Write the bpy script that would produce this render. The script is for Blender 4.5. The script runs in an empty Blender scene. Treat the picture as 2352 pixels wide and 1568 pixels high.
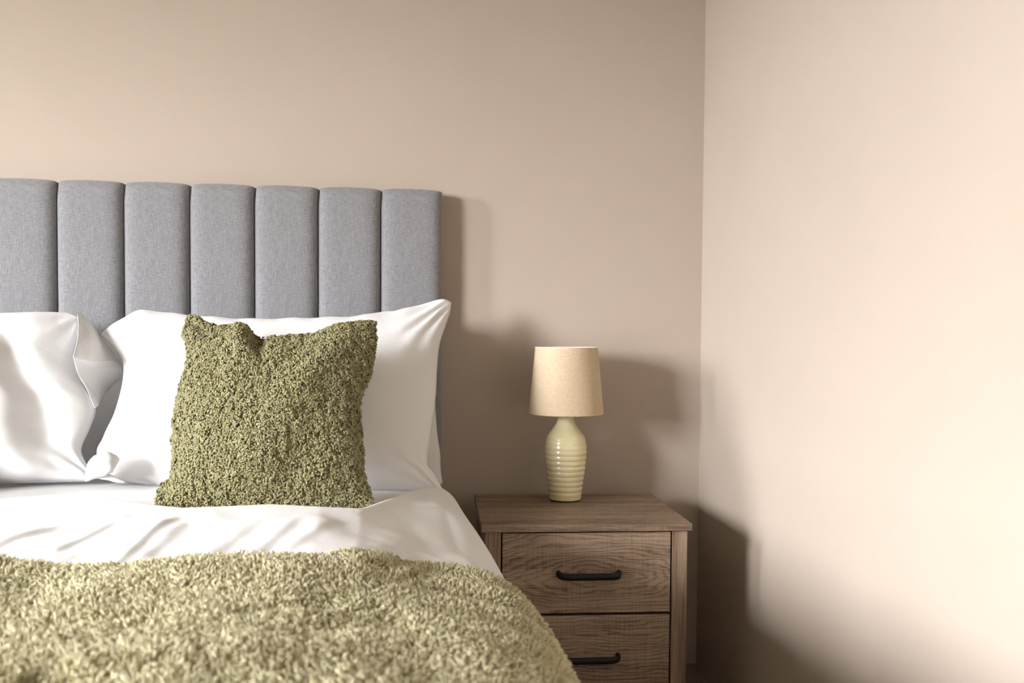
import bpy, math
import numpy as np
from mathutils import Vector, Matrix

# ------------------------------------------------------------------ scene, camera, light
scene = bpy.context.scene
COL = scene.collection
W, H = 2352, 1568
FPX = 2200.0                     # focal length in pixels of the 2352 px wide frame
YAW, PITCH, ROLL = math.radians(7.6), math.radians(-2.2), math.radians(0.42)
CY0 = 852.0                      # principal point row (the frame is a slightly shifted crop)
CAM = np.array([0.0, 0.0, 0.905])

def cam_axes():
    cy, sy = math.cos(YAW), math.sin(YAW)
    f = np.array([sy, cy, 0.]); r = np.array([cy, -sy, 0.]); u = np.array([0, 0, 1.])
    cp, sp = math.cos(PITCH), math.sin(PITCH)
    f, u = f*cp + u*sp, u*cp - f*sp
    c, s = math.cos(ROLL), math.sin(ROLL)
    r, u = r*c + u*s, u*c - r*s
    return r, u, f
RV, UV_, FV = cam_axes()
cam_d = bpy.data.cameras.new('camera')
cam = bpy.data.objects.new('camera', cam_d)
COL.objects.link(cam)
cam.matrix_world = Matrix(((RV[0], UV_[0], -FV[0], CAM[0]), (RV[1], UV_[1], -FV[1], CAM[1]),
                           (RV[2], UV_[2], -FV[2], CAM[2]), (0, 0, 0, 1)))
cam_d.sensor_width = 36.0
cam_d.lens = 36.0*FPX/W
cam_d.shift_y = (CY0 - H/2)/W
cam_d.clip_start = 0.02
cam_d.dof.use_dof = True
cam_d.dof.focus_distance = 2.02
cam_d.dof.aperture_fstop = 4.5
scene.camera = cam

def at(px, py, X=None, Y=None, Z=None):
    """the point of the plane X=, Y= or Z= that shows at a pixel of the photograph"""
    d = FV*FPX + RV*(px - W/2) - UV_*(py - CY0)
    if Y is not None: t = (Y - CAM[1])/d[1]
    elif Z is not None: t = (Z - CAM[2])/d[2]
    else: t = (X - CAM[0])/d[0]
    return CAM + d*t

# room
WY, WX = 2.525, 0.0              # back wall, right wall (set below)
WX = float(at(1608, 900, Y=WY)[0])
LX, FY, CZ = -3.25, -3.2, 2.5
WINS = ((-1.05, 0.05, 0.90, 2.06), (0.82, 1.30, 0.90, 2.06))   # windows in the left wall: y0, y1, z0, z1

world = bpy.data.worlds.new('world'); scene.world = world
world.use_nodes = True
bg = world.node_tree.nodes['Background']
bg.inputs[0].default_value = (0.97, 0.98, 1.0, 1)
bg.inputs[1].default_value = 72.0
for WIN in WINS:
    pl = bpy.data.lights.new('window_portal', 'AREA')
    pl.shape = 'RECTANGLE'; pl.size = WIN[1]-WIN[0]; pl.size_y = WIN[3]-WIN[2]
    pl.cycles.is_portal = True
    po = bpy.data.objects.new('window_portal', pl); COL.objects.link(po)
    po.location = (LX-0.02, (WIN[0]+WIN[1])/2, (WIN[2]+WIN[3])/2)
    po.rotation_euler = Vector((1, 0, 0)).to_track_quat('-Z', 'Z').to_euler()

vs = scene.view_settings
vs.view_transform = 'Standard'; vs.look = 'None'; vs.exposure = 0.68; vs.gamma = 1.0
vs.use_curve_mapping = False

# ------------------------------------------------------------------ helpers
rng = np.random.default_rng(7)
_perm = np.random.default_rng(3).permutation(512)
_perm = np.concatenate([_perm, _perm])
_val = np.random.default_rng(5).uniform(-1, 1, 512)

def vnoise(x, y, z=0.0):
    x, y, z = np.broadcast_arrays(np.asarray(x, float), np.asarray(y, float), np.asarray(z, float))
    xi, yi, zi = np.floor(x).astype(int), np.floor(y).astype(int), np.floor(z).astype(int)
    fx, fy, fz = x-xi, y-yi, z-zi
    s = lambda t: t*t*t*(t*(t*6-15)+10)
    fx, fy, fz = s(fx), s(fy), s(fz)
    def h(a, b, c):
        return _val[_perm[(_perm[(_perm[a & 511]+b) & 511]+c) & 511]]
    r = 0
    for dx, wx in ((0, 1-fx), (1, fx)):
        for dy, wy in ((0, 1-fy), (1, fy)):
            for dz, wz in ((0, 1-fz), (1, fz)):
                r = r + wx*wy*wz*h(xi+dx, yi+dy, zi+dz)
    return r

def fbm(x, y, z=0.0, o=3):
    r, a = 0, 1.0
    for i in range(o):
        r = r + a*vnoise(np.asarray(x)*2**i+17*i, np.asarray(y)*2**i, np.asarray(z)*2**i); a *= .5
    return r

def sstep(a, b, x):
    t = np.clip((x-a)/(b-a), 0, 1)
    return t*t*(3-2*t)

def catmull(pts, n):
    """n points, evenly spaced, on a smooth curve through pts (k, d)"""
    p = np.asarray(pts, float)
    q = np.vstack([2*p[0]-p[1], p, 2*p[-1]-p[-2]])
    out = []
    for i in range(1, len(q)-2):
        t = np.linspace(0, 1, 24, endpoint=False)[:, None]
        a, b, c, d = q[i-1], q[i], q[i+1], q[i+2]
        out.append(.5*((2*b)+(c-a)*t+(2*a-5*b+4*c-d)*t*t+(3*b-a-3*c+d)*t**3))
    out.append(q[-2][None]); c = np.vstack(out)
    L = np.concatenate([[0], np.cumsum(np.linalg.norm(np.diff(c, axis=0), axis=1))])
    g = np.linspace(0, L[-1], n)
    return np.stack([np.interp(g, L, c[:, k]) for k in range(c.shape[1])], 1)

def make_mesh(name, verts, faces, smooth=True):
    """faces: (m, k) array with one k, or list of such arrays"""
    fl = faces if isinstance(faces, list) else [faces]
    fl = [np.asarray(f, np.int32) for f in fl if len(f)]
    verts = np.asarray(verts, np.float32)
    me = bpy.data.meshes.new(name)
    me.vertices.add(len(verts)); me.vertices.foreach_set('co', verts.ravel())
    nl = sum(f.size for f in fl); nf = sum(len(f) for f in fl)
    me.loops.add(nl); me.loops.foreach_set('vertex_index', np.concatenate([f.ravel() for f in fl]))
    me.polygons.add(nf)
    tot = np.concatenate([np.full(len(f), f.shape[1]) for f in fl])
    me.polygons.foreach_set('loop_start', np.concatenate([[0], np.cumsum(tot)[:-1]]).astype(np.int32))
    me.polygons.foreach_set('use_smooth', np.full(nf, smooth))
    me.update(calc_edges=True); me.validate()
    return me

def link(name, me, mat=None, parent=None, loc=None):
    o = bpy.data.objects.new(name, me); COL.objects.link(o)
    if mat is not None and me is not None and len(me.materials) == 0: me.materials.append(mat)
    if parent is not None: o.parent = parent
    if loc is not None: o.location = loc
    return o

def empty(name, loc=(0, 0, 0), rz=0):
    o = bpy.data.objects.new(name, None); COL.objects.link(o)
    o.location = loc; o.rotation_euler = (0, 0, rz); o.empty_display_size = .1
    return o

def tag(o, label, cat, group=None, kind=None):
    o['label'] = label; o['category'] = cat
    if group: o['group'] = group
    if kind: o['kind'] = kind
    return o

def grid_faces(nv, nu, off=0, wrap=False):
    a = np.arange(nv*nu).reshape(nv, nu)+off
    if wrap: a = np.concatenate([a, a[:, :1]], 1)
    return np.stack([a[:-1, :-1], a[:-1, 1:], a[1:, 1:], a[1:, :-1]], -1).reshape(-1, 4)

def box_bevel(x0, x1, y0, y1, z0, z1, b=.0015):
    """box with a small chamfer: verts, faces (flat shaded)"""
    import bmesh
    bm = bmesh.new()
    r = bmesh.ops.create_cube(bm, size=1)
    for v in bm.verts:
        v.co = Vector((x0+(v.co.x+.5)*(x1-x0), y0+(v.co.y+.5)*(y1-y0), z0+(v.co.z+.5)*(z1-z0)))
    if b: bmesh.ops.bevel(bm, geom=list(bm.edges), offset=b, segments=2, profile=.5, affect='EDGES')
    return bm

def box(name, b, mat, parent=None, bev=.0015):
    bm = box_bevel(*b, b=bev)
    me = bpy.data.meshes.new(name); bm.to_mesh(me); bm.free()
    return link(name, me, mat, parent)

def normals_of(P):
    du = np.gradient(P, axis=1); dv = np.gradient(P, axis=0)
    n = np.cross(du, dv)
    return n/np.maximum(np.linalg.norm(n, axis=-1, keepdims=True), 1e-9)

# ------------------------------------------------------------------ materials
def mat_new(name):
    m = bpy.data.materials.new(name); m.use_nodes = True
    nt = m.node_tree; b = nt.nodes['Principled BSDF']
    return m, nt, b

def N(nt, typ, **kw):
    n = nt.nodes.new(typ)
    for k, v in kw.items():
        if k.startswith('i_'):
            n.inputs[int(k[2:]) if k[2:].isdigit() else k[2:].replace('_', ' ')].default_value = v
        else: setattr(n, k, v)
    return n

def ramp(nt, fac, stops):
    r = nt.nodes.new('ShaderNodeValToRGB')
    e = r.color_ramp.elements
    while len(e) < len(stops): e.new(.5)
    for el, (p, c) in zip(e, stops):
        el.position = p; el.color = (*c, 1)
    nt.links.new(fac, r.inputs[0])
    return r

def coords(nt, scale=(1, 1, 1), kind='Object', rot=(0, 0, 0)):
    t = nt.nodes.new('ShaderNodeTexCoord'); m = nt.nodes.new('ShaderNodeMapping')
    m.inputs['Scale'].default_value = scale; m.inputs['Rotation'].default_value = rot
    nt.links.new(t.outputs[kind], m.inputs[0])
    return m.outputs[0]

def noise(nt, vec, scale, detail=2, rough=.5, dist=0):
    n = N(nt, 'ShaderNodeTexNoise')
    n.inputs['Scale'].default_value = scale; n.inputs['Detail'].default_value = detail
    n.inputs['Roughness'].default_value = rough; n.inputs['Distortion'].default_value = dist
    nt.links.new(vec, n.inputs['Vector'])
    return n.outputs['Fac']

def math_(nt, op, a, b):
    n = N(nt, 'ShaderNodeMath', operation=op)
    for i, v in enumerate((a, b)):
        if hasattr(v, 'is_output'): nt.links.new(v, n.inputs[i])
        else: n.inputs[i].default_value = v
    return n.outputs[0]

def mixc(nt, fac, a, b, mode='MIX'):
    n = N(nt, 'ShaderNodeMix', data_type='RGBA', blend_type=mode)
    for i, v in ((0, fac), (6, a), (7, b)):
        if hasattr(v, 'is_output'): nt.links.new(v, n.inputs[i])
        elif i == 0: n.inputs[0].default_value = v
        else: n.inputs[i].default_value = (*v, 1)
    return n.outputs[2]

def bump(nt, b, hgt, strength, dist):
    n = N(nt, 'ShaderNodeBump')
    n.inputs['Strength'].default_value = strength; n.inputs['Distance'].default_value = dist
    nt.links.new(hgt, n.inputs['Height']); nt.links.new(n.outputs[0], b.inputs['Normal'])

def m_wall():
    m, nt, b = mat_new('beige_wall_paint')
    v = coords(nt)
    c = ramp(nt, noise(nt, v, 3.0, 3), [(.3, (.450, .382, .318)), (.7, (.465, .396, .332))])
    nt.links.new(c.outputs[0], b.inputs['Base Color'])
    b.inputs['Roughness'].default_value = .75
    b.inputs['Specular IOR Level'].default_value = .25
    bump(nt, b, noise(nt, v, 420, 3), .10, .001)
    return m

def m_plain(name, col, rough=.6, spec=.5):
    m, nt, b = mat_new(name)
    v = coords(nt)
    c = ramp(nt, noise(nt, v, 40, 2), [(.3, tuple(x*.94 for x in col)), (.7, tuple(min(1, x*1.05) for x in col))])
    nt.links.new(c.outputs[0], b.inputs['Base Color'])
    b.inputs['Roughness'].default_value = rough
    b.inputs['Specular IOR Level'].default_value = spec
    return m

def m_carpet():
    m, nt, b = mat_new('beige_carpet')
    v = coords(nt)
    n = noise(nt, v, 260, 4, .7)
    c = ramp(nt, n, [(.3, (.20, .155, .11)), (.7, (.34, .28, .21))])
    nt.links.new(c.outputs[0], b.inputs['Base Color'])
    b.inputs['Roughness'].default_value = .95
    bump(nt, b, n, .8, .006)
    return m

def m_cotton():
    m, nt, b = mat_new('white_cotton')
    v1 = coords(nt, (900, 900, 60)); v2 = coords(nt, (90, 90, 1100))
    a = noise(nt, v1, 1, 2); c_ = noise(nt, v2, 1, 2)
    s = math_(nt, 'ADD', a, c_)
    c = ramp(nt, s, [(.3, (.72, .715, .72)), (1.0, (.77, .765, .77))])
    nt.links.new(c.outputs[0], b.inputs['Base Color'])
    b.inputs['Roughness'].default_value = .8
    b.inputs['Specular IOR Level'].default_value = .2
    b.inputs['Sheen Weight'].default_value = .15
    big = noise(nt, coords(nt), 28, 3, .55)
    h = math_(nt, 'ADD', math_(nt, 'MULTIPLY', s, .05), big)
    bump(nt, b, h, .18, .006)
    return m

def m_weave():
    m, nt, b = mat_new('grey_woven_linen')
    v1 = coords(nt, (700, 700, 50)); v2 = coords(nt, (70, 70, 700)); v3 = coords(nt, (640, 640, 640))
    a = noise(nt, v1, 1, 3, .6); c_ = noise(nt, v2, 1, 3, .6); d = noise(nt, v3, 1, 2)
    s = math_(nt, 'ADD', math_(nt, 'ADD', a, c_), math_(nt, 'MULTIPLY', d, .9))
    s = math_(nt, 'MULTIPLY', s, .345)
    c = ramp(nt, s, [(.34, (.125, .125, .14)), (.5, (.225, .222, .236)), (.66, (.335, .33, .34))])
    nt.links.new(c.outputs[0], b.inputs['Base Color'])
    b.inputs['Roughness'].default_value = .9
    b.inputs['Specular IOR Level'].default_value = .15
    b.inputs['Sheen Weight'].default_value = .25
    bump(nt, b, s, .5, .0015)
    return m

def m_pile(name, lo, mid, hi, sc=300):
    m, nt, b = mat_new(name)
    at_ = N(nt, 'ShaderNodeAttribute', attribute_name='tint')
    v = coords(nt)
    f = math_(nt, 'ADD', math_(nt, 'MULTIPLY', at_.outputs['Fac'], .7), math_(nt, 'MULTIPLY', noise(nt, v, sc, 2), .3))
    c = ramp(nt, f, [(.15, lo), (.5, mid), (.85, hi)])
    nt.links.new(c.outputs[0], b.inputs['Base Color'])
    b.inputs['Roughness'].default_value = .75
    b.inputs['Specular IOR Level'].default_value = .25
    b.inputs['Sheen Weight'].default_value = .3
    b.inputs['Sheen Tint'].default_value = (*hi, 1)
    bump(nt, b, noise(nt, v, 1500, 2), .7, .001)
    tr = N(nt, 'ShaderNodeBsdfTranslucent'); nt.links.new(c.outputs[0], tr.inputs[0])
    mx = N(nt, 'ShaderNodeMixShader'); mx.inputs[0].default_value = .14
    nt.links.new(b.outputs[0], mx.inputs[1]); nt.links.new(tr.outputs[0], mx.inputs[2])
    nt.links.new(mx.outputs[0], nt.nodes['Material Output'].inputs[0])
    return m

def m_wood(name, axis, knot=None):
    """washed grey brown oak; axis = grain direction 'X' or 'Z' in object space"""
    m, nt, b = mat_new(name)
    if axis == 'X': s1, s2, s3 = (2.2, 30, 30), (12, 430, 430), (520, 30, 14)
    else:           s1, s2, s3 = (30, 30, 2.2), (430, 430, 10), (14, 30, 420)
    if axis == 'X':
        t = N(nt, 'ShaderNodeTexCoord'); mp = N(nt, 'ShaderNodeMapping')
        mp.inputs['Scale'].default_value = (6.0, 20, 26)
        if knot: mp.inputs['Location'].default_value = (-6.0*knot[0], 0, -26*knot[1])
        nt.links.new(t.outputs['Object'], mp.inputs[0])
        # cathedral rings: a distorted ring wave around the knot
        nz = N(nt, 'ShaderNodeTexNoise'); nz.inputs['Scale'].default_value = .9; nz.inputs['Detail'].default_value = 3
        nt.links.new(mp.outputs[0], nz.inputs['Vector'])
        sb = N(nt, 'ShaderNodeVectorMath', operation='SUBTRACT'); sb.inputs[1].default_value = (.5, .5, .5)
        nt.links.new(nz.outputs['Color'], sb.inputs[0])
        ml = N(nt, 'ShaderNodeVectorMath', operation='SCALE'); ml.inputs['Scale'].default_value = 1.5
        nt.links.new(sb.outputs[0], ml.inputs[0])
        ad = N(nt, 'ShaderNodeVectorMath', operation='ADD')
        nt.links.new(mp.outputs[0], ad.inputs[0]); nt.links.new(ml.outputs[0], ad.inputs[1])
        wv = N(nt, 'ShaderNodeTexWave', wave_type='RINGS', rings_direction='Y')
        wv.inputs['Scale'].default_value = 1.5; wv.inputs['Distortion'].default_value = 1.6
        wv.inputs['Detail'].default_value = 3; wv.inputs['Detail Scale'].default_value = 1.6
        nt.links.new(ad.outputs[0], wv.inputs['Vector'])
        pw = N(nt, 'ShaderNodeMath', operation='POWER'); pw.inputs[1].default_value = .45
        nt.links.new(wv.outputs['Fac'], pw.inputs[0])
        rings = pw.outputs[0]
    else:
        rings = noise(nt, coords(nt, (90, 90, 3)), 1, 3, .6)
    broad = noise(nt, coords(nt, s1), 1, 3, .55)
    fine = noise(nt, coords(nt, s2), 1, 3, .65)
    saw = noise(nt, coords(nt, s3), 1, 2, .6)
    f = math_(nt, 'ADD', math_(nt, 'MULTIPLY', rings, (.15 if knot and knot[0] < .5 else .05) if axis == 'X' else .25), math_(nt, 'MULTIPLY', broad, .42))
    f = math_(nt, 'ADD', f, math_(nt, 'MULTIPLY', fine, .40 if axis == 'X' else .5))
    f = math_(nt, 'ADD', f, math_(nt, 'MULTIPLY', saw, .22 if axis == 'X' else .05))
    c = ramp(nt, f, [(.40, (.075, .045, .029)), (.54, (.19, .130, .088)), (.65, (.295, .212, .150)), (.80, (.40, .305, .225))])
    nt.links.new(c.outputs[0], b.inputs['Base Color'])
    b.inputs['Roughness'].default_value = .55
    b.inputs['Specular IOR Level'].default_value = .35
    bump(nt, b, f, .25, .0012)
    return m

def m_shade():
    m, nt, b = mat_new('cream_linen_shade')
    v1 = coords(nt, (900, 900, 60)); v2 = coords(nt, (70, 70, 900))
    s = math_(nt, 'MULTIPLY', math_(nt, 'ADD', noise(nt, v1, 1, 3, .65), noise(nt, v2, 1, 3, .65)), .5)
    c = ramp(nt, s, [(.34, (.55, .43, .285)), (.5, (.74, .61, .435)), (.66, (.83, .72, .55))])
    nt.links.new(c.outputs[0], b.inputs['Base Color'])
    b.inputs['Roughness'].default_value = .85
    b.inputs['Specular IOR Level'].default_value = .15
    tr = N(nt, 'ShaderNodeBsdfTranslucent'); tr.inputs[0].default_value = (.75, .6, .42, 1)
    mx = N(nt, 'ShaderNodeMixShader'); mx.inputs[0].default_value = .3
    nt.links.new(b.outputs[0], mx.inputs[1]); nt.links.new(tr.outputs[0], mx.inputs[2])
    nt.links.new(mx.outputs[0], nt.nodes['Material Output'].inputs[0])
    bump(nt, b, s, .4, .001)
    return m

def m_ceramic():
    m, nt, b = mat_new('cream_glazed_ceramic')
    c = ramp(nt, noise(nt, coords(nt), 25, 3), [(.3, (.72, .645, .385)), (.7, (.78, .71, .45))])
    nt.links.new(c.outputs[0], b.inputs['Base Color'])
    b.inputs['Roughness'].default_value = .22
    b.inputs['Coat Weight'].default_value = .3
    b.inputs['Coat Roughness'].default_value = .1
    return m

M = dict(wall=m_wall(), ceil=m_plain('white_ceiling_paint', (.62, .60, .56), .9, .1), carpet=m_carpet(),
         white=m_plain('white_window_frame', (.8, .8, .79), .4), cotton=m_cotton(), weave=m_weave(),
         woodx=m_wood('oak_long_grain', 'X', (.03, .368)), woodtop=m_wood('oak_top_grain', 'X', (.9, .9)),
         woodz=m_wood('oak_upright_grain', 'Z'),
         black=m_plain('black_metal', (.005, .0048, .005), .45, .3), dark=m_plain('dark_cavity_board', (.05, .04, .033), .8, .2),
         felt=m_plain('dark_felt', (.02, .018, .015), .95, .1), shade=m_shade(), ceramic=m_ceramic(),
         lining=m_plain('white_shade_lining', (.82, .78, .70), .8, .2), brass=m_plain('dull_white_fitting', (.6, .58, .52), .4),
         base=m_plain('grey_divan_fabric', (.22, .22, .24), .9, .1), ground=m_plain('grey_ground_outside', (.16, .16, .14), .95, .1),
         boucle=m_pile('olive_boucle', (.19, .168, .072), (.34, .312, .165), (.50, .465, .29), 260),
         fleece=m_pile('sage_fleece', (.60, .53, .315), (.75, .685, .445), (.85, .80, .57), 160))

# ------------------------------------------------------------------ the room
T = .12
def wall(name, b, mat):
    o = box(name, b, mat, bev=0); o['kind'] = 'structure'; return o
wall('floor', (LX-T, WX+T, FY-T, WY+T, -.1, 0), M['carpet'])
wall('ceiling', (LX-T, WX+T, FY-T, WY+T, CZ, CZ+.1), M['ceil'])
wall('wall_back', (LX-T, WX+T, WY, WY+T, 0, CZ), M['wall'])
wall('wall_right', (WX, WX+T, FY-T, WY, 0, CZ), M['wall'])
wall('wall_front', (LX-T, WX, FY-T, FY, 0, CZ), M['wall'])
def wall_with_holes(name):
    import bmesh
    ys = [FY]+[v for w in WINS for v in w[:2]]+[WY]; zs = [0, WINS[0][2], WINS[0][3], CZ]
    bm = bmesh.new()
    for i in range(len(ys)-1):
        for j in range(3):
            if i % 2 == 1 and j == 1: continue
            r = bmesh.ops.create_cube(bm, size=1)['verts']
            for v in r:
                v.co = Vector((LX-T+(v.co.x+.5)*T, ys[i]+(v.co.y+.5)*(ys[i+1]-ys[i]), zs[j]+(v.co.z+.5)*(zs[j+1]-zs[j])))
    me = bpy.data.meshes.new(name); bm.to_mesh(me); bm.free()
    o = link(name, me, M['wall']); o['kind'] = 'structure'
wall_with_holes('wall_left')
for wi, WIN in enumerate(WINS):
    wo = empty('window_%d' % (wi+1), (LX-T/2, (WIN[0]+WIN[1])/2, WIN[2])); wo['kind'] = 'structure'
    ww, wh = WIN[1]-WIN[0], WIN[3]-WIN[2]
    for b_ in ((-.03, .03, -ww/2, -ww/2+.05, 0, wh), (-.03, .03, ww/2-.05, ww/2, 0, wh),
               (-.03, .03, -ww/2+.05, ww/2-.05, 0, .05), (-.03, .03, -ww/2+.05, ww/2-.05, wh-.05, wh)):
        box('window_frame', b_, M['white'], wo, .003)
    box('window_sill', (.061, .16, -ww/2-.05, ww/2+.05, -.03, 0), M['white'], wo, .004)
g = box('ground_outside', (-40, LX-T-.3, -30, 30, -3.1, -3.0), M['ground'], bev=0); g['kind'] = 'structure'
hs = box('low_sky_blocker', (-14, -11, -20, 20, -3.0, 1.5), M['ground'], bev=0); hs['kind'] = 'structure'  # unseen house-like block, added to cut low sky light from the windows

# ------------------------------------------------------------------ nightstand
NZ = .49
nl, nr = at(1106, 1206.8, Z=NZ), at(1591, 1202.8, Z=NZ)
nang = math.atan2(nr[1]-nl[1], nr[0]-nl[0])
NW = float(np.linalg.norm(nr-nl)); ND = .405
ns = empty('nightstand', (*((nl+nr)/2)[:2], 0), nang)
tag(ns, 'grey-brown wood-grain nightstand with drawers and black bar handles beside the bed', 'nightstand')
hw = NW/2
box('top', (-hw, hw, 0, ND, NZ-.0155, NZ), M['woodtop'], ns, .0012)
sw = .034; ov = .009
for s in (-1, 1):
    xa, xb = sorted((s*(hw-ov), s*(hw-ov-sw)))
    box('side_panel', (xa, xb, .008, ND-.004, 0, NZ-.0156), M['woodz'], ns, .0012)
xi = hw-ov-sw
box('back_panel', (-xi, xi, ND-.02, ND-.006, .04, NZ-.0156), M['dark'], ns, 0)
box('bottom_rail', (-xi, xi, .03, ND-.021, .04, .075), M['woodx'], ns, .001)
box('divider', (-xi, xi, .035, ND-.021, .284, .292), M['dark'], ns, 0)

def handle_mesh(L, r):
    # rounded bar whose ends bend back to the drawer face
    pts = catmull([(-L/2+.004, .001, .0025), (-L/2+.005, -.012, .002), (-L/2+.012, -.021, .0006), (-L/2+.028, -.024, 0), (0, -.024, 0),
                   (L/2-.028, -.024, 0), (L/2-.012, -.021, .0006), (L/2-.005, -.012, .002), (L/2-.004, .001, .0025)], 48)
    k = 14; V = []
    tan = np.gradient(pts, axis=0); tan /= np.linalg.norm(tan, axis=1, keepdims=True)
    for p, t in zip(pts, tan):
        up = np.array([0, 0, 1.]); side = np.cross(t, up); side /= np.linalg.norm(side)
        u2 = np.cross(side, t)
        for a in range(k):
            th = 2*math.pi*a/k
            ca, sa = math.cos(th), math.sin(th)
            ca, sa = math.copysign(abs(ca)**.7, ca), math.copysign(abs(sa)**.7, sa)
            V.append(p+side*r*.7*ca+u2*r*sa)
    n = len(V)
    return make_mesh('handle', V, [grid_faces(48, k, wrap=True), np.array([list(range(k))[::-1]]), np.array([list(range(n-k, n))])])
hm = handle_mesh(.142, .0074)
g_ = .0032
for (z0, z1, hz) in ((.2920, .4705, .378), (.106, .2858, .193)):
    d = box('drawer', (-xi+g_, xi-g_, .010, .028, z0, z1), M['woodx'], ns, .001)
    bx_ = box('drawer_box', (-xi+.012, xi-.012, .0281, ND-.06, z0+.015, z1-.03), M['dark'], d, 0)
    h = link('handle', hm, M['black'], d, (.004, .010, hz))
    h['label'] = 'matt black bar handle'

# ------------------------------------------------------------------ table lamp
def lathe(prof, k=64, closed_top=False, closed_bot=False):
    prof = np.asarray(prof, float); th = np.linspace(0, 2*np.pi, k, endpoint=False)
    V = np.stack([prof[:, None, 0]*np.cos(th), prof[:, None, 0]*np.sin(th), np.repeat(prof[:, 1:2], k, 1)], -1).reshape(-1, 3)
    F = [grid_faces(len(prof), k, wrap=True)]
    n = len(prof)
    if closed_bot: F.append(np.array([list(range(k))[::-1]]))
    if closed_top: F.append(np.array([list(range((n-1)*k, n*k))]))
    return V, F
lp = at(1298, 1147.5, Z=NZ)
lamp = empty('table_lamp', (lp[0], lp[1], NZ))
tag(lamp, 'table lamp with ribbed cream ceramic base and tapered beige fabric shade', 'lamp')
sc = float((lp-CAM)@FV)/FPX            # metres per pixel at the lamp
HB = 193*sc
cp = np.array([(36, 0), (37, 6), (38, 18), (41, 40), (44, 61), (46.8, 85), (48.3, 105), (48.4, 118), (47, 131), (43, 144), (34, 157), (24.5, 170), (20, 181), (17.8, 192), (16.5, 214)], float)*sc
zz = np.linspace(0, cp[-1, 1], 260)
cc = catmull(cp, 400); rr = np.interp(zz, cc[:, 1], cc[:, 0])
ribp = 12.0*sc
amp = sstep(4*sc, 14*sc, zz)*(1-sstep(85*sc, 150*sc, zz)*.8)*.00075
rr = rr+amp*(np.abs(np.cos(np.pi*zz/ribp))*2-1.2)
V, F = lathe(np.stack([rr, zz+.003], 1), 72, True, True)
link('lamp_base', make_mesh('lamp_base', V, F), M['ceramic'], lamp)
V, F = lathe([(35.5*sc, 0), (35.8*sc, .0015), (35.5*sc, .0031)], 48, True, True)
link('felt_foot', make_mesh('felt_foot', V, F), M['felt'], lamp)
SB, ST = 198*sc, 350*sc
r0, r1 = 86.0*sc, 71.5*sc
prof = [(r0, SB), (r0*.6+r1*.4, SB*.6+ST*.4), (r1, ST)]
prof = [(r0-.0006, SB+.0008), (r0, SB), (r0+.0005, SB+.002)]+[(r0+(r1-r0)*t, SB+(ST-SB)*t) for t in np.linspace(.03, .97, 10)]+[(r1+.0005, ST-.002), (r1, ST), (r1-.0008, ST-.0006)]
V, F = lathe(prof, 96)
shade = link('lamp_shade', make_mesh('lamp_shade', V, F), M['shade'], lamp)
V, F = lathe([(r0-.0012, SB+.0006), (r1-.0012, ST-.0006)], 96)
link('shade_lining', make_mesh('shade_lining', V, [f[:, ::-1] for f in F]), M['lining'], shade)
V, F = lathe([(r1-.004, ST-.001), (r1+.0009, ST-.001), (r1+.0009, ST+.0008), (r1-.004, ST+.0008), (r1-.004, ST-.001)], 96)
link('shade_rim', make_mesh('shade_rim', V, F), M['lining'], shade)
V, F = lathe([(.012, 213*sc), (.0165, 216*sc), (.0165, 250*sc), (.010, 254*sc)], 32, True, True)
link('bulb_holder', make_mesh('bulb_holder', V, F), M['brass'], lamp)
V, F = lathe([(.010, 254*sc), (.013, 262*sc), (.021, 285*sc), (.0225, 298*sc), (.018, 314*sc), (.006, 321*sc)], 32, True, True)
link('bulb', make_mesh('bulb', V, F), M['white'], lamp)

# ------------------------------------------------------------------ bed with its headboard
HBY = WY-.042                      # front plane of the headboard's backing board
HFY = HBY-.026                     # face of the padding
xr = float(at(1015.5, 600, Y=HFY+.012)[0])
xs0 = float(at(130, 640, Y=HFY+.012)[0])
PW = (xr-xs0)/6.0                  # width of one padded channel
ZT = float(at(1000, 436, Y=HFY+.01)[2])
NP = 11
BX0, BX1 = xr-NP*PW, xr
BC = (BX0+BX1)/2
bed = empty('bed', (BC, WY-1.05, 0))
tag(bed, 'bed with a grey woven headboard padded in upright channels', 'bed')
bloc = np.array([BC, WY-1.05, 0])
def wbox(name, b, mat, parent, bev=.002, pl=bloc):
    return box(name, (b[0]-pl[0], b[1]-pl[0], b[2]-pl[1], b[3]-pl[1], b[4]-pl[2], b[5]-pl[2]), mat, parent, bev)
hb = wbox('headboard', (BX0, BX1, HBY, WY-.002, .30, ZT-.004), M['weave'], bed, .006)
hb['label'] = 'grey woven headboard'
def panel_mesh():
    nx, nz = 37, 64
    t = np.sign(np.linspace(-1, 1, nx))*(1-(1-np.abs(np.linspace(-1, 1, nx)))**1.6)
    zb = .42
    zc = np.concatenate([np.linspace(zb, ZT-.05, nz-30), ZT-.05+.05*np.sin(np.linspace(0, np.pi/2, 31))[1:]])
    tt, z2 = np.meshgrid(t, zc)
    prof = (1-np.abs(tt)**5.0)**.5
    k = np.clip((z2-(ZT-.024))/.024, 0, 1)
    topf = np.sqrt(np.clip(1-k**2, 0, 1))
    soft = 1-.10*sstep(ZT-.07, ZT-.01, z2)
    depth = .026*prof*topf*soft+.0015
    zz_ = z2+.003*np.cos(tt*np.pi/2)*k-.004*np.abs(tt)**10*k
    # slight slack next to the seams near the top
    x = tt*(PW/2-.0004)*(1-.045*sstep(ZT-.055, ZT-.004, z2)*(tt < 0)*np.abs(tt)**6)
    P = np.stack([x, -depth, zz_], -1)
    V = P.reshape(-1, 3)
    return make_mesh('headboard_panel', V, grid_faces(len(zc), nx))
pm = panel_mesh()
for i in range(NP):
    p = link('headboard_panel', pm, M['weave'], hb, (BX1-(i+.5)*PW-bloc[0], HBY-bloc[1], 0))
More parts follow.
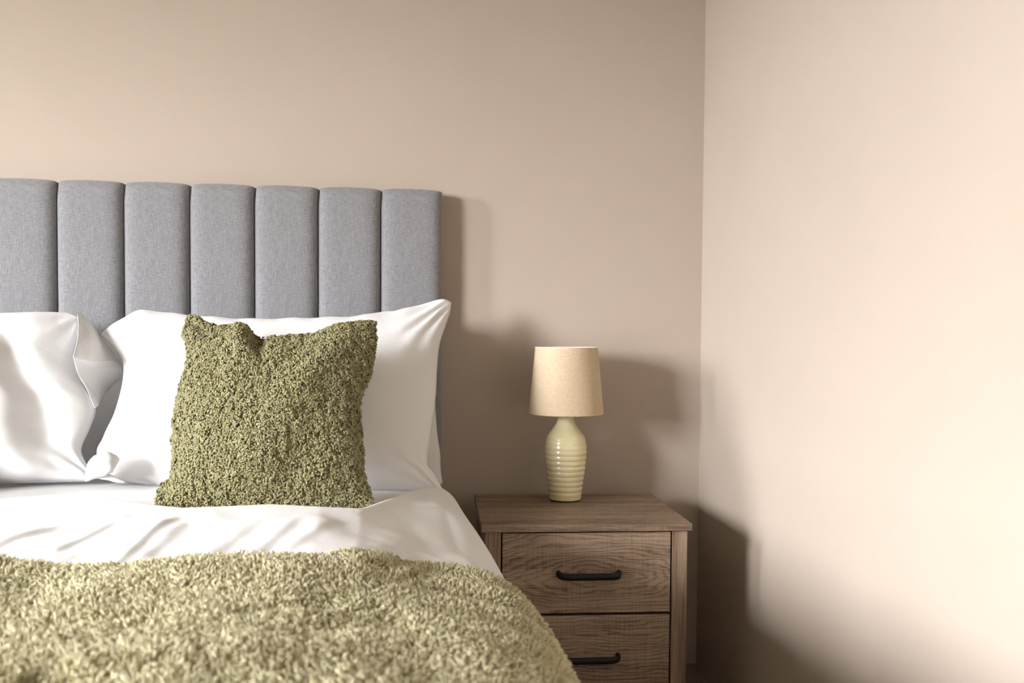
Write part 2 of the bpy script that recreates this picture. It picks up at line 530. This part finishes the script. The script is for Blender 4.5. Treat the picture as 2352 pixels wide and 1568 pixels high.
wbox('bed_base', (BX0+.01, BX1-.01, WY-2.06, HBY-.03, .06, .32), M['base'], bed, .02)
wbox('mattress', (BX0+.02, BX1-.03, WY-2.05, HBY-.03, .321, .505), M['cotton'], bed, .05)
for x in (BX0+.1, BX1-.16):
    for y in (WY-1.98, HBY-.15):
        wbox('bed_foot', (x, x+.06, y, y+.06, 0, .061), M['black'], bed, .004)

# ------------------------------------------------------------------ duvet
ZD = .556                          # duvet level under the pillows
def px_line(pts, z): return np.array([at(a, b, Z=z)[:2] for a, b in pts])

def ridge(X, Y, line, wl, wr, h):
    """a fold: raised along a plan polyline, falling off over wl to its left and wr to its right"""
    line = catmull(line, 14)
    best = np.full(X.shape, 1e9); sd = np.zeros(X.shape); tb = np.zeros(X.shape)
    n = len(line)-1
    for i in range(n):
        a, b = line[i], line[i+1]; d = b-a; L = np.hypot(*d)
        t = ((X-a[0])*d[0]+(Y-a[1])*d[1])/L**2
        tc = np.clip(t, 0, 1)
        qx, qy = X-a[0]-tc*d[0], Y-a[1]-tc*d[1]
        r = np.hypot(qx, qy); s = d[0]*(Y-a[1])-d[1]*(X-a[0])     # >0: left of the direction of travel
        m = r < best
        best = np.where(m, r, best); sd = np.where(m, s, sd); tb = np.where(m, (i+tc)/n, tb)
    w = np.where(sd > 0, wl, wr)
    fade = sstep(0, .16, tb)*(1-sstep(.80, 1, tb))
    return h*fade*np.exp(-(best/w)**2)

FOLDS = [  # pixel polylines (bottom to top), left width, right width, height
    ([(205, 1300), (253, 1268), (300, 1236), (340, 1206), (378, 1184), (430, 1168)], .065, .010, .0062),
    ([(90, 1245), (150, 1218), (205, 1196), (265, 1174), (330, 1160)], .05, .012, .0055),
    ([(-80, 1240), (0, 1208), (70, 1190), (150, 1176), (230, 1164)], .05, .014, .005),
    ([(30, 1290), (100, 1258), (180, 1230), (240, 1206)], .045, .016, .004),
    ([(-60, 1275), (0, 1252), (60, 1236)], .045, .02, .004),
    ([(300, 1262), (360, 1226), (400, 1196), (440, 1178)], .03, .012, .003),
    ([(530, 1268), (590, 1234), (640, 1202), (690, 1172)], .05, .016, .005),
    ([(640, 1240), (700, 1208), (750, 1184), (790, 1172)], .04, .014, .004),
    ([(760, 1258), (820, 1230), (890, 1196)], .035, .014, .0035),
    ([(440, 1268), (500, 1232), (560, 1198), (600, 1176)], .045, .016, .004),
    ([(850, 1266), (893, 1222), (914, 1195), (924, 1175), (915, 1160)], .04, .010, .0055),
    ([(885, 1276), (940, 1243), (975, 1226), (1010, 1219)], .014, .010, .0055),
    ([(925, 1193), (985, 1192), (1030, 1204)], .02, .016, .003),
]
FOLDS = [(px_line(p, ZD+.045), a, b, c) for p, a, b, c in FOLDS]
CREST = np.array([[*at(a, b, Z=z)[:2], z] for a, b, z in
    ((-500, 1150, .587), (-150, 1148, .587), (0, 1145, .587), (130, 1136, .589), (230, 1143, .588), (350, 1160, .590),
     (420, 1166, .593), (520, 1162, .596), (620, 1157, .598), (740, 1163, .596), (830, 1167, .588), (880, 1150, .582),
     (940, 1128, .573), (1010, 1112, .562))])
CREST = CREST[np.argsort(CREST[:, 0])]

def duvet_top(X, Y):
    yc = np.interp(X, CREST[:, 0], CREST[:, 1], left=1.9)
    zc = np.interp(X, CREST[:, 0], CREST[:, 2])
    zb = np.interp(X, [-1.3, -.55, -.25, -.05, .12], [.571, .571, .563, .557, .550])
    zb = np.minimum(zb, zc)
    z = zb+(zc-zb)*sstep(yc+.095, yc-.005, Y)
    z = z-.060*np.clip(yc-.03-Y, 0, .5)
    far = sstep(yc+.02, yc-.06, Y)
    z = z+.005*fbm(X*2.3, Y*1.7, .4, 2)*far+.0045*fbm(X*9+Y*4, Y*2.4-X*2, 3.1, 2)*far
    for ln, wl, wr, h in FOLDS:
        z = z+ridge(X, Y, ln, wl, wr, h)
    return z

_a = np.linspace(0, 1, 400)
_phi = (np.pi/2)*np.clip(_a, 0, 1)**1.35
_dx = np.concatenate([[0], np.cumsum(np.cos(_phi)[:-1])])/399
_dz = np.concatenate([[0], np.cumsum(np.sin(_phi)[:-1])])/399
DOME0 = .80                        # half width (from the bed's middle) where the top starts to curve down
def edge_x(Y):
    return np.interp(Y, [.3, 1.45, 1.7, 1.95, 2.15, 2.35], [.222, .224, .224, .198, .168, .14])-BC

def duvet_surface(q, Y):
    """q: signed arc length from the bed's middle across the duvet"""
    aq = np.abs(q); sg = np.sign(q)
    ex = edge_x(Y)
    w = (ex-DOME0)
    L = w/_dx[-1]
    a = (aq-DOME0)/L
    ac = np.clip(a, 0, 1)
    x = np.where(aq < DOME0, aq, DOME0+L*np.interp(ac, _a, _dx))
    dz = np.where(aq < DOME0, 0, L*np.interp(ac, _a, _dz))
    over = np.clip(a-1, 0, None)*L
    x = x+over*.06+.010*np.sin(Y*17+sg)*np.clip(over/.15, 0, 1)
    dz = dz+over
    X = BC+sg*x
    return np.stack([X, Y+0*X, duvet_top(X, Y)-dz], -1)

def solid_sheet(name, P, thick, mat, parent=None):
    """closed cloth: the surface P and the same surface set back along its normals"""
    n = normals_of(P); nv, nu = P.shape[:2]
    Q = P-n*thick
    V = np.concatenate([P.reshape(-1, 3), Q.reshape(-1, 3)])
    f1 = grid_faces(nv, nu); f2 = grid_faces(nv, nu, nv*nu)[:, ::-1]
    i = np.arange(nv*nu).reshape(nv, nu)
    ring = np.concatenate([i[0, :-1], i[:-1, -1], i[-1, :0:-1], i[:0:-1, 0]])
    nx = np.roll(ring, -1)
    f3 = np.stack([ring, ring+nv*nu, nx+nv*nu, nx], 1)
    return link(name, make_mesh(name, V, [f1, f2, f3]), mat, parent)

qs = np.concatenate([np.linspace(-1.22, -.25, 40)[:-1], np.linspace(-.25, 1.22, 290)])
ys = np.concatenate([np.linspace(.42, 1.35, 30)[:-1], np.linspace(1.35, 2.36, 220)])
QQ, YY = np.meshgrid(qs, ys)
DP = duvet_surface(QQ, YY)
duv = solid_sheet('duvet', DP, .03, M['cotton'])
tag(duv, 'rumpled white cotton duvet spread over the bed under the green throw', 'duvet')

# ------------------------------------------------------------------ pillows
def bez_edges(top, right, bottom, left, nu, nv, yt, yb, ycorr=None):
    """closed outline given as pixel polylines; the plane leans from depth yb (bottom) to yt (top)"""
    ptop, pbot = catmull(top, nu), catmull(bottom, nu)
    plef, prig = catmull(left, nv), catmull(right, nv)
    allp = np.vstack([ptop, pbot, plef, prig]); y0, y1 = allp[:, 1].min(), allp[:, 1].max()
    u = np.linspace(0, 1, nu)[None, :, None]; v = np.linspace(0, 1, nv)[:, None, None]
    c = ((1-v)*ptop[None]+v*pbot[None]+(1-u)*plef[:, None]+u*prig[:, None]
         - (1-u)*(1-v)*ptop[0]-u*(1-v)*ptop[-1]-(1-u)*v*pbot[0]-u*v*pbot[-1])
    t = np.clip((c[..., 1]-y0)/(y1-y0), 0, 1)
    Y = yt+(yb-yt)*t
    if ycorr is not None: Y = Y+ycorr(np.broadcast_to(u[..., 0], Y.shape), np.broadcast_to(v[..., 0], Y.shape))
    P = np.zeros((nv, nu, 3))
    d = FV*FPX+RV*(c[..., 0:1]-W/2)-UV_*(c[..., 1:2]-CY0)
    P = CAM+d*((Y-CAM[1])/d[..., 1])[..., None]
    return P

def cushion_mesh(P, tf, tb, detail_f, detail_b, a=2.6, e=.55, tfun=None):
    """plump body on the outline sheet P: front bulges by tf, back by tb"""
    nv, nu = P.shape[:2]
    u = np.linspace(-1, 1, nu)[None]; v = np.linspace(-1, 1, nv)[:, None]
    bul = (np.clip(1-np.abs(u)**a, 0, 1)*np.clip(1-np.abs(v)**a, 0, 1))**e
    if tfun is not None: bf = bul*tfun((u+1)/2, (v+1)/2)
    else: bf = bul
    n = normals_of(P).reshape(-1, 3).mean(0); n /= np.linalg.norm(n)
    if n[1] > 0: n = -n
    edge = np.clip(bul*6, 0, 1)
    F_ = P+n*((tf*bf)+detail_f((u+1)/2, (v+1)/2)*edge)[..., None]
    B_ = P-n*((tb*bul)+detail_b((u+1)/2, (v+1)/2)*edge)[..., None]
    return F_, B_

def close_mesh(name, F_, B_):
    nv, nu = F_.shape[:2]
    V = np.concatenate([F_.reshape(-1, 3), B_.reshape(-1, 3)])
    idx = np.arange(nv*nu).reshape(nv, nu)
    mp = idx+nv*nu
    mp[0], mp[-1], mp[:, 0], mp[:, -1] = idx[0], idx[-1], idx[:, 0], idx[:, -1]
    f1 = grid_faces(nv, nu)[:, ::-1]
    f2 = np.stack([mp[:-1, :-1], mp[:-1, 1:], mp[1:, 1:], mp[1:, :-1]], -1).reshape(-1, 4)
    return make_mesh(name, V, [f1, f2])

def corner_folds(u, v, cu, cv, k, ph, amp, reach, asp):
    du, dv = (u-cu)*asp, v-cv
    r = np.hypot(du, dv); th = np.arctan2(np.abs(dv)+1e-6, np.abs(du)+1e-6)
    return amp*np.sin(k*th+ph)*(r/reach)*np.exp(1-r/reach)*np.exp(-r/reach*.6)

# ---- back pillow on the right (its edge shows beyond the front one)
def det_back(u, v): return .004*fbm(u*5, v*4, 8.2, 3)
PB = bez_edges([(330, 790), (370, 745), (450, 735), (560, 738), (590, 733), (640, 742), (760, 736), (850, 720), (900, 714), (940, 720), (985, 735), (1012, 762)],
               [(1012, 762), (1006, 800), (1003, 850), (1000, 920), (1004, 990), (1011, 1040), (1013, 1080), (1018, 1112)],
               [(330, 1112), (500, 1116), (800, 1116), (940, 1115), (1018, 1112)],
               [(330, 790), (335, 860), (335, 960), (332, 1040), (330, 1112)], 110, 80, 2.385, 2.345)
F_, B_ = cushion_mesh(PB, .05, .045, det_back, det_back)
pb = link('pillow', close_mesh('pillow_back', F_, B_), M['cotton'])
tag(pb, 'white pillow wedged against the grey headboard behind another white pillow', 'pillow', 'white bed pillows')

# ---- front pillow on the right
def det_right(u, v):
    d = .0055*fbm(u*4.2, v*3.0, 2.2, 3)
    asp = 1.9
    d = d+corner_folds(u, v, 1, 0, 15, .3, .006, .16, asp)+corner_folds(u, v, 1, 1, 13, 1.2, .005, .15, asp)
    d = d+corner_folds(u, v, 0, 0, 17, 2.0, .006, .16, asp)+corner_folds(u, v, 0, 1, 12, .6, .006, .17, asp)
    d = d+.004*np.sin(u*60+3*v)*np.exp(-v/.05)
    # long soft creases coming from the gathered end
    d = d-.010*np.exp(-((v-.78+.55*(u-.03))/.045)**2)*sstep(.26, .05, u)
    d = d-.008*np.exp(-((u-.075-.05*v)/.018)**2)*sstep(.95, .6, v)*sstep(.02, .2, v)
    d = d+.006*np.exp(-((u-.115-.05*v)/.03)**2)*sstep(.95, .6, v)
    return d
PR = bez_edges([(228, 768), (262, 742), (305, 724), (345, 717), (430, 728), (520, 736), (590, 738), (700, 735), (800, 731), (870, 722), (930, 710), (985, 694), (1018, 686), (1037, 694)],
               [(1037, 694), (1034, 715), (1025, 745), (1010, 790), (1004, 850), (1002, 900), (996, 960), (988, 1010), (982, 1050), (984, 1072), (1000, 1092), (1020, 1130), (1026, 1146)],
               [(232, 1098), (290, 1106), (370, 1116), (500, 1124), (700, 1132), (860, 1132), (950, 1134), (990, 1140), (1026, 1146)],
               [(228, 768), (262, 800), (283, 835), (281, 890), (262, 955), (240, 1000), (223, 1030), (224, 1060), (232, 1098)], 170, 120, 2.335, 2.15)
F_, B_ = cushion_mesh(PR, .095, .03, det_right, det_back, 2.6, .5)
pr = link('pillow', close_mesh('pillow_front', F_, B_), M['cotton'])
tag(pr, 'plump white pillow standing right behind the green boucle cushion', 'pillow', 'white bed pillows')

# ---- pillow on the left with the open end of its case folded over
def det_left(u, v):
    d = .005*fbm(u*6, v*3.2, 5.5, 3)
    d = d+corner_folds(u, v, 1, 0, 9, .2, .003, .16, 1.9)+corner_folds(u, v, 1, 1, 9, 1.4, .005, .2, 1.9)
    # hollow of slack cloth between the plump body and the open hem
    line = .93-.16*(1-v)**1.0
    d = d-.034*np.exp(-((u-line)/.055)**2)*sstep(.98, .70, v)*sstep(.02, .25, v)
    d = d+.012*np.exp(-((u-(line-.10))/.045)**2)*sstep(.1, .4, v)
    return d
PL = bez_edges([(-565, 742), (-400, 730), (-150, 730), (0, 727), (70, 722), (130, 719), (160, 719), (184, 728)],
               [(184, 728), (178, 775), (170, 822), (182, 862), (200, 898), (221, 938), (206, 985), (187, 1030), (196, 1060), (212, 1088), (206, 1106)],
               [(-565, 1118), (-300, 1116), (0, 1110), (100, 1108), (206, 1106)],
               [(-565, 742), (-580, 850), (-580, 1000), (-565, 1118)], 170, 115, 2.335, 2.15)
tl = lambda u, v: 1-.35*sstep(.86, 1.0, u)
F_, B_ = cushion_mesh(PL, .105, .03, det_left, det_back, 2.6, .45, tl)
plf = link('pillow', close_mesh('pillow_left', F_, B_), M['cotton'])
tag(plf, 'white pillow whose slack case end hangs open in folds', 'pillow', 'white bed pillows')

def sheet(name, rows, parent, nu=40, nv=40, thick=.0012, rough=.0012, seed=0., round_fold=None):
    """cloth through rows of (px, py, depth)"""
    R_ = [catmull([at(a, b, Y=c) for a, b, c in r], nu) for r in rows]
    R_ = np.array(R_)
    P = np.stack([catmull(R_[:, j], nv) for j in range(nu)], 1)
    n = normals_of(P)
    u = np.linspace(0, 1, nu)[None]; v = np.linspace(0, 1, nv)[:, None]
    P = P+n*(rough*fbm(u*5+seed, v*5, seed, 3))[..., None]
    return solid_sheet(name, P, thick, M['cotton'], parent)
# upper facet of the open case: cloth turning back from the front edge towards the headboard
sheet('case_fold', [[(178, 722, 2.275), (184, 721, 2.29), (190, 725, 2.31)],
                    [(179, 758, 2.225), (205, 748, 2.275), (227, 768, 2.335)],
                    [(174, 795, 2.175), (215, 785, 2.245), (251, 798, 2.325)],
                    [(167, 820, 2.135), (210, 830, 2.215), (272, 832, 2.30)]], plf, 40, 50, seed=1.)
# hem of the case hanging below the fold, turned towards the bed's middle
sheet('case_hem', [[(168, 815, 2.20), (212, 822, 2.255), (272, 824, 2.31)],
                   [(174, 845, 2.215), (222, 842, 2.25), (282, 846, 2.305)],
                   [(186, 872, 2.23), (228, 868, 2.265), (277, 868, 2.315)],
                   [(200, 898, 2.225), (226, 894, 2.27), (254, 890, 2.325)],
                   [(219, 937, 2.20), (226, 930, 2.25), (238, 908, 2.325)]], plf, 40, 50, seed=4.)
# inner layer of the case seen in the gap
sheet('case_lining', [[(170, 760, 2.385), (235, 775, 2.39), (300, 770, 2.395)],
                      [(165, 880, 2.36), (230, 880, 2.37), (305, 880, 2.38)],
                      [(165, 1000, 2.32), (225, 1000, 2.33), (300, 1000, 2.34)],
                      [(170, 1112, 2.26), (230, 1112, 2.27), (300, 1112, 2.28)]], plf, 30, 40, seed=7., rough=.004)
# rolled corner lying in front of the gap
def roll(name, path, radii, parent, flat=.75, k=28, m=48, seed=0.):
    C = catmull([at(a, b, Y=c) for a, b, c in path], m)
    r = np.interp(np.linspace(0, 1, m), np.linspace(0, 1, len(radii)), radii)
    t = np.gradient(C, axis=0); t /= np.linalg.norm(t, axis=1, keepdims=True)
    ref = np.array([0, 1., 0]); s = np.cross(t, ref); s /= np.linalg.norm(s, axis=1, keepdims=True)
    w = np.cross(s, t)
    th = np.linspace(0, 2*np.pi, k, endpoint=False)
    g1 = np.linspace(0, 1, m)[:, None]
    rad = r[:, None]*(1+.10*np.sin(3*th[None]+5*g1+seed)+.05*np.sin(7*th[None]-9*g1))
    P = C[:, None]+s[:, None]*(rad*np.cos(th))[..., None]+w[:, None]*(rad*flat*np.sin(th))[..., None]
    V = P.reshape(-1, 3); n = len(V)
    return link(name, make_mesh(name, V, [grid_faces(m, k, wrap=True), np.array([list(range(k))[::-1]]), np.array([list(range(n-k, n))])]), M['cotton'], parent)
roll('rolled_corner', [(198, 1098, 2.125), (212, 1086, 2.105), (230, 1070, 2.09), (246, 1061, 2.08), (262, 1057, 2.085), (272, 1056, 2.095)],
     [.006, .012, .019, .0235, .0225, .004], plf)
roll('corner_tail', [(196, 1103, 2.12), (222, 1092, 2.105), (246, 1094, 2.10), (268, 1102, 2.10), (288, 1107, 2.105)],
     [.003, .006, .008, .006, .002], plf, .6, 16, 30)

# ------------------------------------------------------------------ green boucle cushion
def tube_tufts(C, S, Nn, U, rad, rings, sides):
    """tapered bent tubes: C (n, rings, 3) centre lines, S/Nn (n, 3) cross axes"""
    n = len(C)
    th = np.linspace(0, 2*np.pi, sides, endpoint=False)
    off = (S[:, None, None]*np.cos(th)[None, None, :, None]+Nn[:, None, None]*np.sin(th)[None, None, :, None])
    V = C[:, :, None]+off*rad[:, :, None, None]
    V = V.reshape(n, -1, 3)
    a = np.arange(rings*sides).reshape(rings, sides); a2 = np.concatenate([a, a[:, :1]], 1)
    q = np.stack([a2[:-1, :-1], a2[:-1, 1:], a2[1:, 1:], a2[1:, :-1]], -1).reshape(-1, 4)
    per = rings*sides
    F = (q[None]+(np.arange(n)*per)[:, None, None]).reshape(-1, 4)
    cap = (a[-1][None]+(np.arange(n)*per)[:, None])
    return V.reshape(-1, 3), [F, cap], per

def tint_attr(me, vals):
    at_ = me.attributes.new('tint', 'FLOAT', 'POINT')
    at_.data.foreach_set('value', np.asarray(vals, np.float32))

def sample_grid(P, n, rg, wfun=None):
    """n random surface points on grid P with area weight: point, normal, tangents, u, v"""
    e1 = P[:-1, 1:]-P[:-1, :-1]; e2 = P[1:, :-1]-P[:-1, :-1]
    A = np.linalg.norm(np.cross(e1, e2), axis=-1)
    nv, nu = A.shape
    if wfun is not None: A = A*wfun
    c = rg.choice(nv*nu, n, p=A.ravel()/A.sum()); j, i = np.divmod(c, nu)
    fu, fv = rg.random(n)[:, None], rg.random(n)[:, None]
    p = P[j, i]*(1-fu)*(1-fv)+P[j, i+1]*fu*(1-fv)+P[j+1, i]*(1-fu)*fv+P[j+1, i+1]*fu*fv
    nm = normals_of(P); nn = nm[j, i]
    t1 = e1[j, i]; t1 = t1-nn*(t1*nn).sum(1, keepdims=True); t1 /= np.linalg.norm(t1, axis=1, keepdims=True)
    return p, nn, t1, np.cross(nn, t1), (i+fu[:, 0])/nu, (j+fv[:, 0])/nv

def det_cush(u, v):
    d = .006*fbm(u*3.2, v*3.2, 9.1, 2)
    # karate chop dent at the top edge and its fold
    d = d-.030*np.exp(-((u-.385-.10*v)/.05)**2)*sstep(.26, 0, v)
    d = d+.016*np.exp(-((u-.31)/.06)**2)*sstep(.25, .03, v)
    d = d-.014*np.exp(-((v-.045-.32*(u-.04))/.03)**2)*sstep(.2, .06, u)
    d = d-.016*np.exp(-((v-.90-.6*(u-.0))/.035)**2)*sstep(.14, .02, u)
    d = d+.012*np.exp(-((u-.62+.45*(v-.5))/.12)**2)*sstep(.0, .3, v)*sstep(1, .7, v)
    return d
CT = [(430, 724), (446, 726), (470, 742), (500, 754), (530, 752), (562, 756), (590, 770), (604, 778), (650, 776), (715, 772), (765, 755), (820, 742), (864, 738)]
CR = [(864, 738), (862, 790), (852, 850), (828, 912), (826, 960), (831, 1030), (834, 1090), (846, 1130), (857, 1168)]
CB = [(360, 1172), (450, 1176), (600, 1182), (760, 1178), (857, 1168)]
CL = [(430, 724), (424, 765), (434, 820), (414, 900), (400, 970), (397, 1040), (397, 1086), (390, 1106), (368, 1120), (360, 1142), (360, 1172)]
CP = bez_edges(CT, CR, CB, CL, 120, 120, 2.10, 1.86)
F_, B_ = cushion_mesh(CP, .075, .055, det_cush, lambda u, v: 0*u*v, 2.4, .5)
cush = link('cushion', close_mesh('cushion', F_, B_), M['boucle'])
tint_attr(cush.data, np.full(len(cush.data.vertices), .12))
tag(cush, 'square olive green boucle cushion leaning on the plump white pillow beside the nightstand', 'cushion')

def curls(F_, n, rg, flip, size=1.0):
    p, nn, t1, t2, u, v = sample_grid(F_, n, rg)
    if flip: nn = -nn
    # keep normals pointing out
    a = rg.uniform(0, 2*np.pi, n)
    flow = vnoise(p[:, 0]*26, p[:, 2]*26, p[:, 1]*26)*3.0
    a = .8*a+flow
    d1 = t1*np.cos(a)[:, None]+t2*np.sin(a)[:, None]; d2 = np.cross(nn, d1)
    s = size*rg.uniform(.75, 1.35, n)[:, None]
    R = .0019*s; K = 5
    ph = np.linspace(.2, 3.6, K)
    hgt = (rg.uniform(.0, .0022, n)+.0032*vnoise(p[:, 0]*95, p[:, 2]*95, p[:, 1]*95))[:, None]
    C = np.zeros((n, K, 3))
    sgn = rg.choice([-1, 1], n)[:, None]
    for k in range(K):
        f = k/(K-1)
        C[:, k] = (p+nn*(hgt+R*(.55-1.0*np.cos(ph[k])*.9))+d1*(R*np.sin(ph[k])*1.1)+d2*sgn*R*(1.0*f-.5))
    rad = (np.array([.65, 1.1, 1.2, 1.05, .5])[None]*.00185*s)
    return C, d2*.8+nn*.2, np.cross(d1, d2)*.6+d1*.7, rad, n
rg = np.random.default_rng(11)
parts = []
for (Fg, n, flip) in ((F_, 30500, True), (B_, 3500, False)):
    nm = normals_of(Fg); out = (nm[60, 60][1] > 0)
    fl = out if flip else (not out)
    parts.append(curls(Fg, n, rg, fl))
C = np.concatenate([x[0] for x in parts]); S = np.concatenate([x[1] for x in parts]); Nn = np.concatenate([x[2] for x in parts]); rad = np.concatenate([x[3] for x in parts])
S /= np.linalg.norm(S, axis=1, keepdims=True); Nn /= np.linalg.norm(Nn, axis=1, keepdims=True)
V, F, per = tube_tufts(C, S, Nn, None, rad, 5, 3)
me = make_mesh('boucle_pile', V, F)
tv = rg.normal(.5, .13, len(C)).clip(0, 1)
tint_attr(me, np.repeat(tv, per))
cp_ = link('boucle_pile', me, M['boucle'], cush); cp_['kind'] = 'stuff'
c2 = cush.copy(); COL.objects.link(c2); c2.location = (-.95, 0, .006)
c3 = cp_.copy(); COL.objects.link(c3); c3.parent = c2
tag(c2, 'square olive green boucle cushion leaning on the pillow with the open case end', 'cushion')
for o_ in (cush, c2): o_['group'] = 'green boucle cushions'

# ------------------------------------------------------------------ fleece throw
BACK = []
for a, b in ((-300, 1262), (0, 1260), (250, 1263), (500, 1258), (750, 1248), (900, 1251)):
    z = ZD+.05
    for _ in range(8):
        pt = at(a, b, Z=z); z = float(duvet_top(np.array([pt[0]]), np.array([pt[1]]))[0])+.019
    BACK.append(pt[:2])
BACK = np.array(BACK)
def back_y(X): return np.interp(X, BACK[:, 0], BACK[:, 1])-.02
CREASE = [([(60, 1372), (160, 1364), (260, 1356), (400, 1344)], .012, .010, -.010),
          ([(250, 1380), (330, 1374), (390, 1364)], .012, .010, -.008),
          ([(500, 1352), (640, 1330), (800, 1315)], .02, .014, -.007),
          ([(640, 1400), (800, 1352), (960, 1330)], .04, .025, -.005),
          ([(100, 1470), (400, 1440), (640, 1420)], .05, .03, .007),
          ([(-40, 1520), (60, 1525), (150, 1550)], .06, .05, -.014)]
CREASE = [(px_line(p, ZD+.06), a, b, c) for p, a, b, c in CREASE]
def throw_surface(q, t):
    """q across, t from 0 (back edge) to 1 (foot of the bed)"""
    Xa = BC+np.clip(q, -1.0, 1.0)
    y0 = back_y(np.clip(Xa, -2, .05))
    y0 = y0-.055*sstep(.80, 1.05, np.abs(q))
    Y = y0+(.46-y0)*t
    P = duvet_surface(q, Y)
    n = normals_of(P)
    if n[n.shape[0]//2, n.shape[1]//2, 2] < 0: n = -n
    lift = .009+.006*sstep(0, .06, t)+.006*fbm(P[..., 0]*5, P[..., 1]*5, 2.7, 2)
    # parallel soft folds where the throw turns over the edge of the bed
    lift = lift+.006*np.sin((Y-y0)*60+q*3)*sstep(.70, .92, q)*sstep(.55, .1, t)
    for ln, wl, wr, h in CREASE: lift = lift+ridge(P[..., 0], P[..., 1], ln, wl, wr, h)
    return P+n*lift[..., None]
tq = np.concatenate([np.linspace(-1.15, -.3, 30)[:-1], np.linspace(-.3, 1.15, 180)])
tt_ = np.linspace(0, 1, 130)
TQ, TT = np.meshgrid(tq, tt_)
TP = throw_surface(TQ, TT)
nrm = normals_of(TP)
sgn = 1 if nrm[60, 110, 2] > 0 else -1
TPs = TP if sgn > 0 else TP[:, ::-1]
throw = solid_sheet('throw_blanket', TPs, .008, M['fleece'])
tint_attr(throw.data, np.full(len(throw.data.vertices), .45))
tag(throw, 'sage green fleece throw draped across the foot half of the bed', 'blanket')

def locks(P, n, rg, wf, sz=1.0):
    p, nn, t1, t2, u, v = sample_grid(P, n, rg, wf)
    if sgn < 0: nn = -nn; 
    # tilt field: neighbouring locks lean together
    fx = fbm(p[:, 0]*30, p[:, 1]*30, 1.3+p[:, 2]*30, 2); fy = fbm(p[:, 0]*30, p[:, 1]*30, 7.7+p[:, 2]*30, 2)
    hx = fbm(p[:, 0]*130, p[:, 1]*130, 4.0, 1); hy = fbm(p[:, 0]*130, p[:, 1]*130, 9.0, 1)
    ex = np.array([1., 0, 0])[None]; ey = np.array([0, 1., 0])[None]
    lean = ex*(.45*fx+.6*hx)[:, None]+ey*(.45*fy+.6*hy-.15)[:, None]+rg.normal(0, .22, (n, 3))
    lean = lean-nn*(lean*nn).sum(1, keepdims=True)
    L = (sz*.0088*rg.uniform(.7, 1.25, n))[:, None]
    K = 3
    C = np.zeros((n, K, 3))
    C[:, 0] = p-nn*.001
    C[:, 1] = p+nn*L*.55+lean*L*.28
    C[:, 2] = p+nn*L*.86+lean*L*.72
    rad = np.array([.0020, .0015, .0005])[None]*sz*rg.uniform(.7, 1.3, n)[:, None]
    d = lean+nn*.6; d /= np.linalg.norm(d, axis=1, keepdims=True)
    S = np.cross(d, rg.normal(size=(n, 3))); S /= np.linalg.norm(S, axis=1, keepdims=True)
    return C, S, np.cross(d, S), rad
rg = np.random.default_rng(21)
cell_q = (tq[:-1]+tq[1:])/2
front = np.broadcast_to((cell_q > -.30)[None], (len(tt_)-1, len(tq)-1)).astype(float)
A1 = locks(TP, 100000, rg, front); A2 = locks(TP, 9000, rg, 1-front, 1.45)
C, S, Nn, rad = [np.concatenate([a, b]) for a, b in zip(A1, A2)]
V, F, per = tube_tufts(C, S, Nn, None, rad, 3, 3)
me = make_mesh('fleece_pile', V, F)
base = np.array([.34, .55, .75])
tv = (base[None]+rg.normal(0, .13, (len(C), 1))).clip(0, 1)
tint_attr(me, np.repeat(tv.reshape(-1), 3))
fp = link('fleece_pile', me, M['fleece'], throw); fp['kind'] = 'stuff'
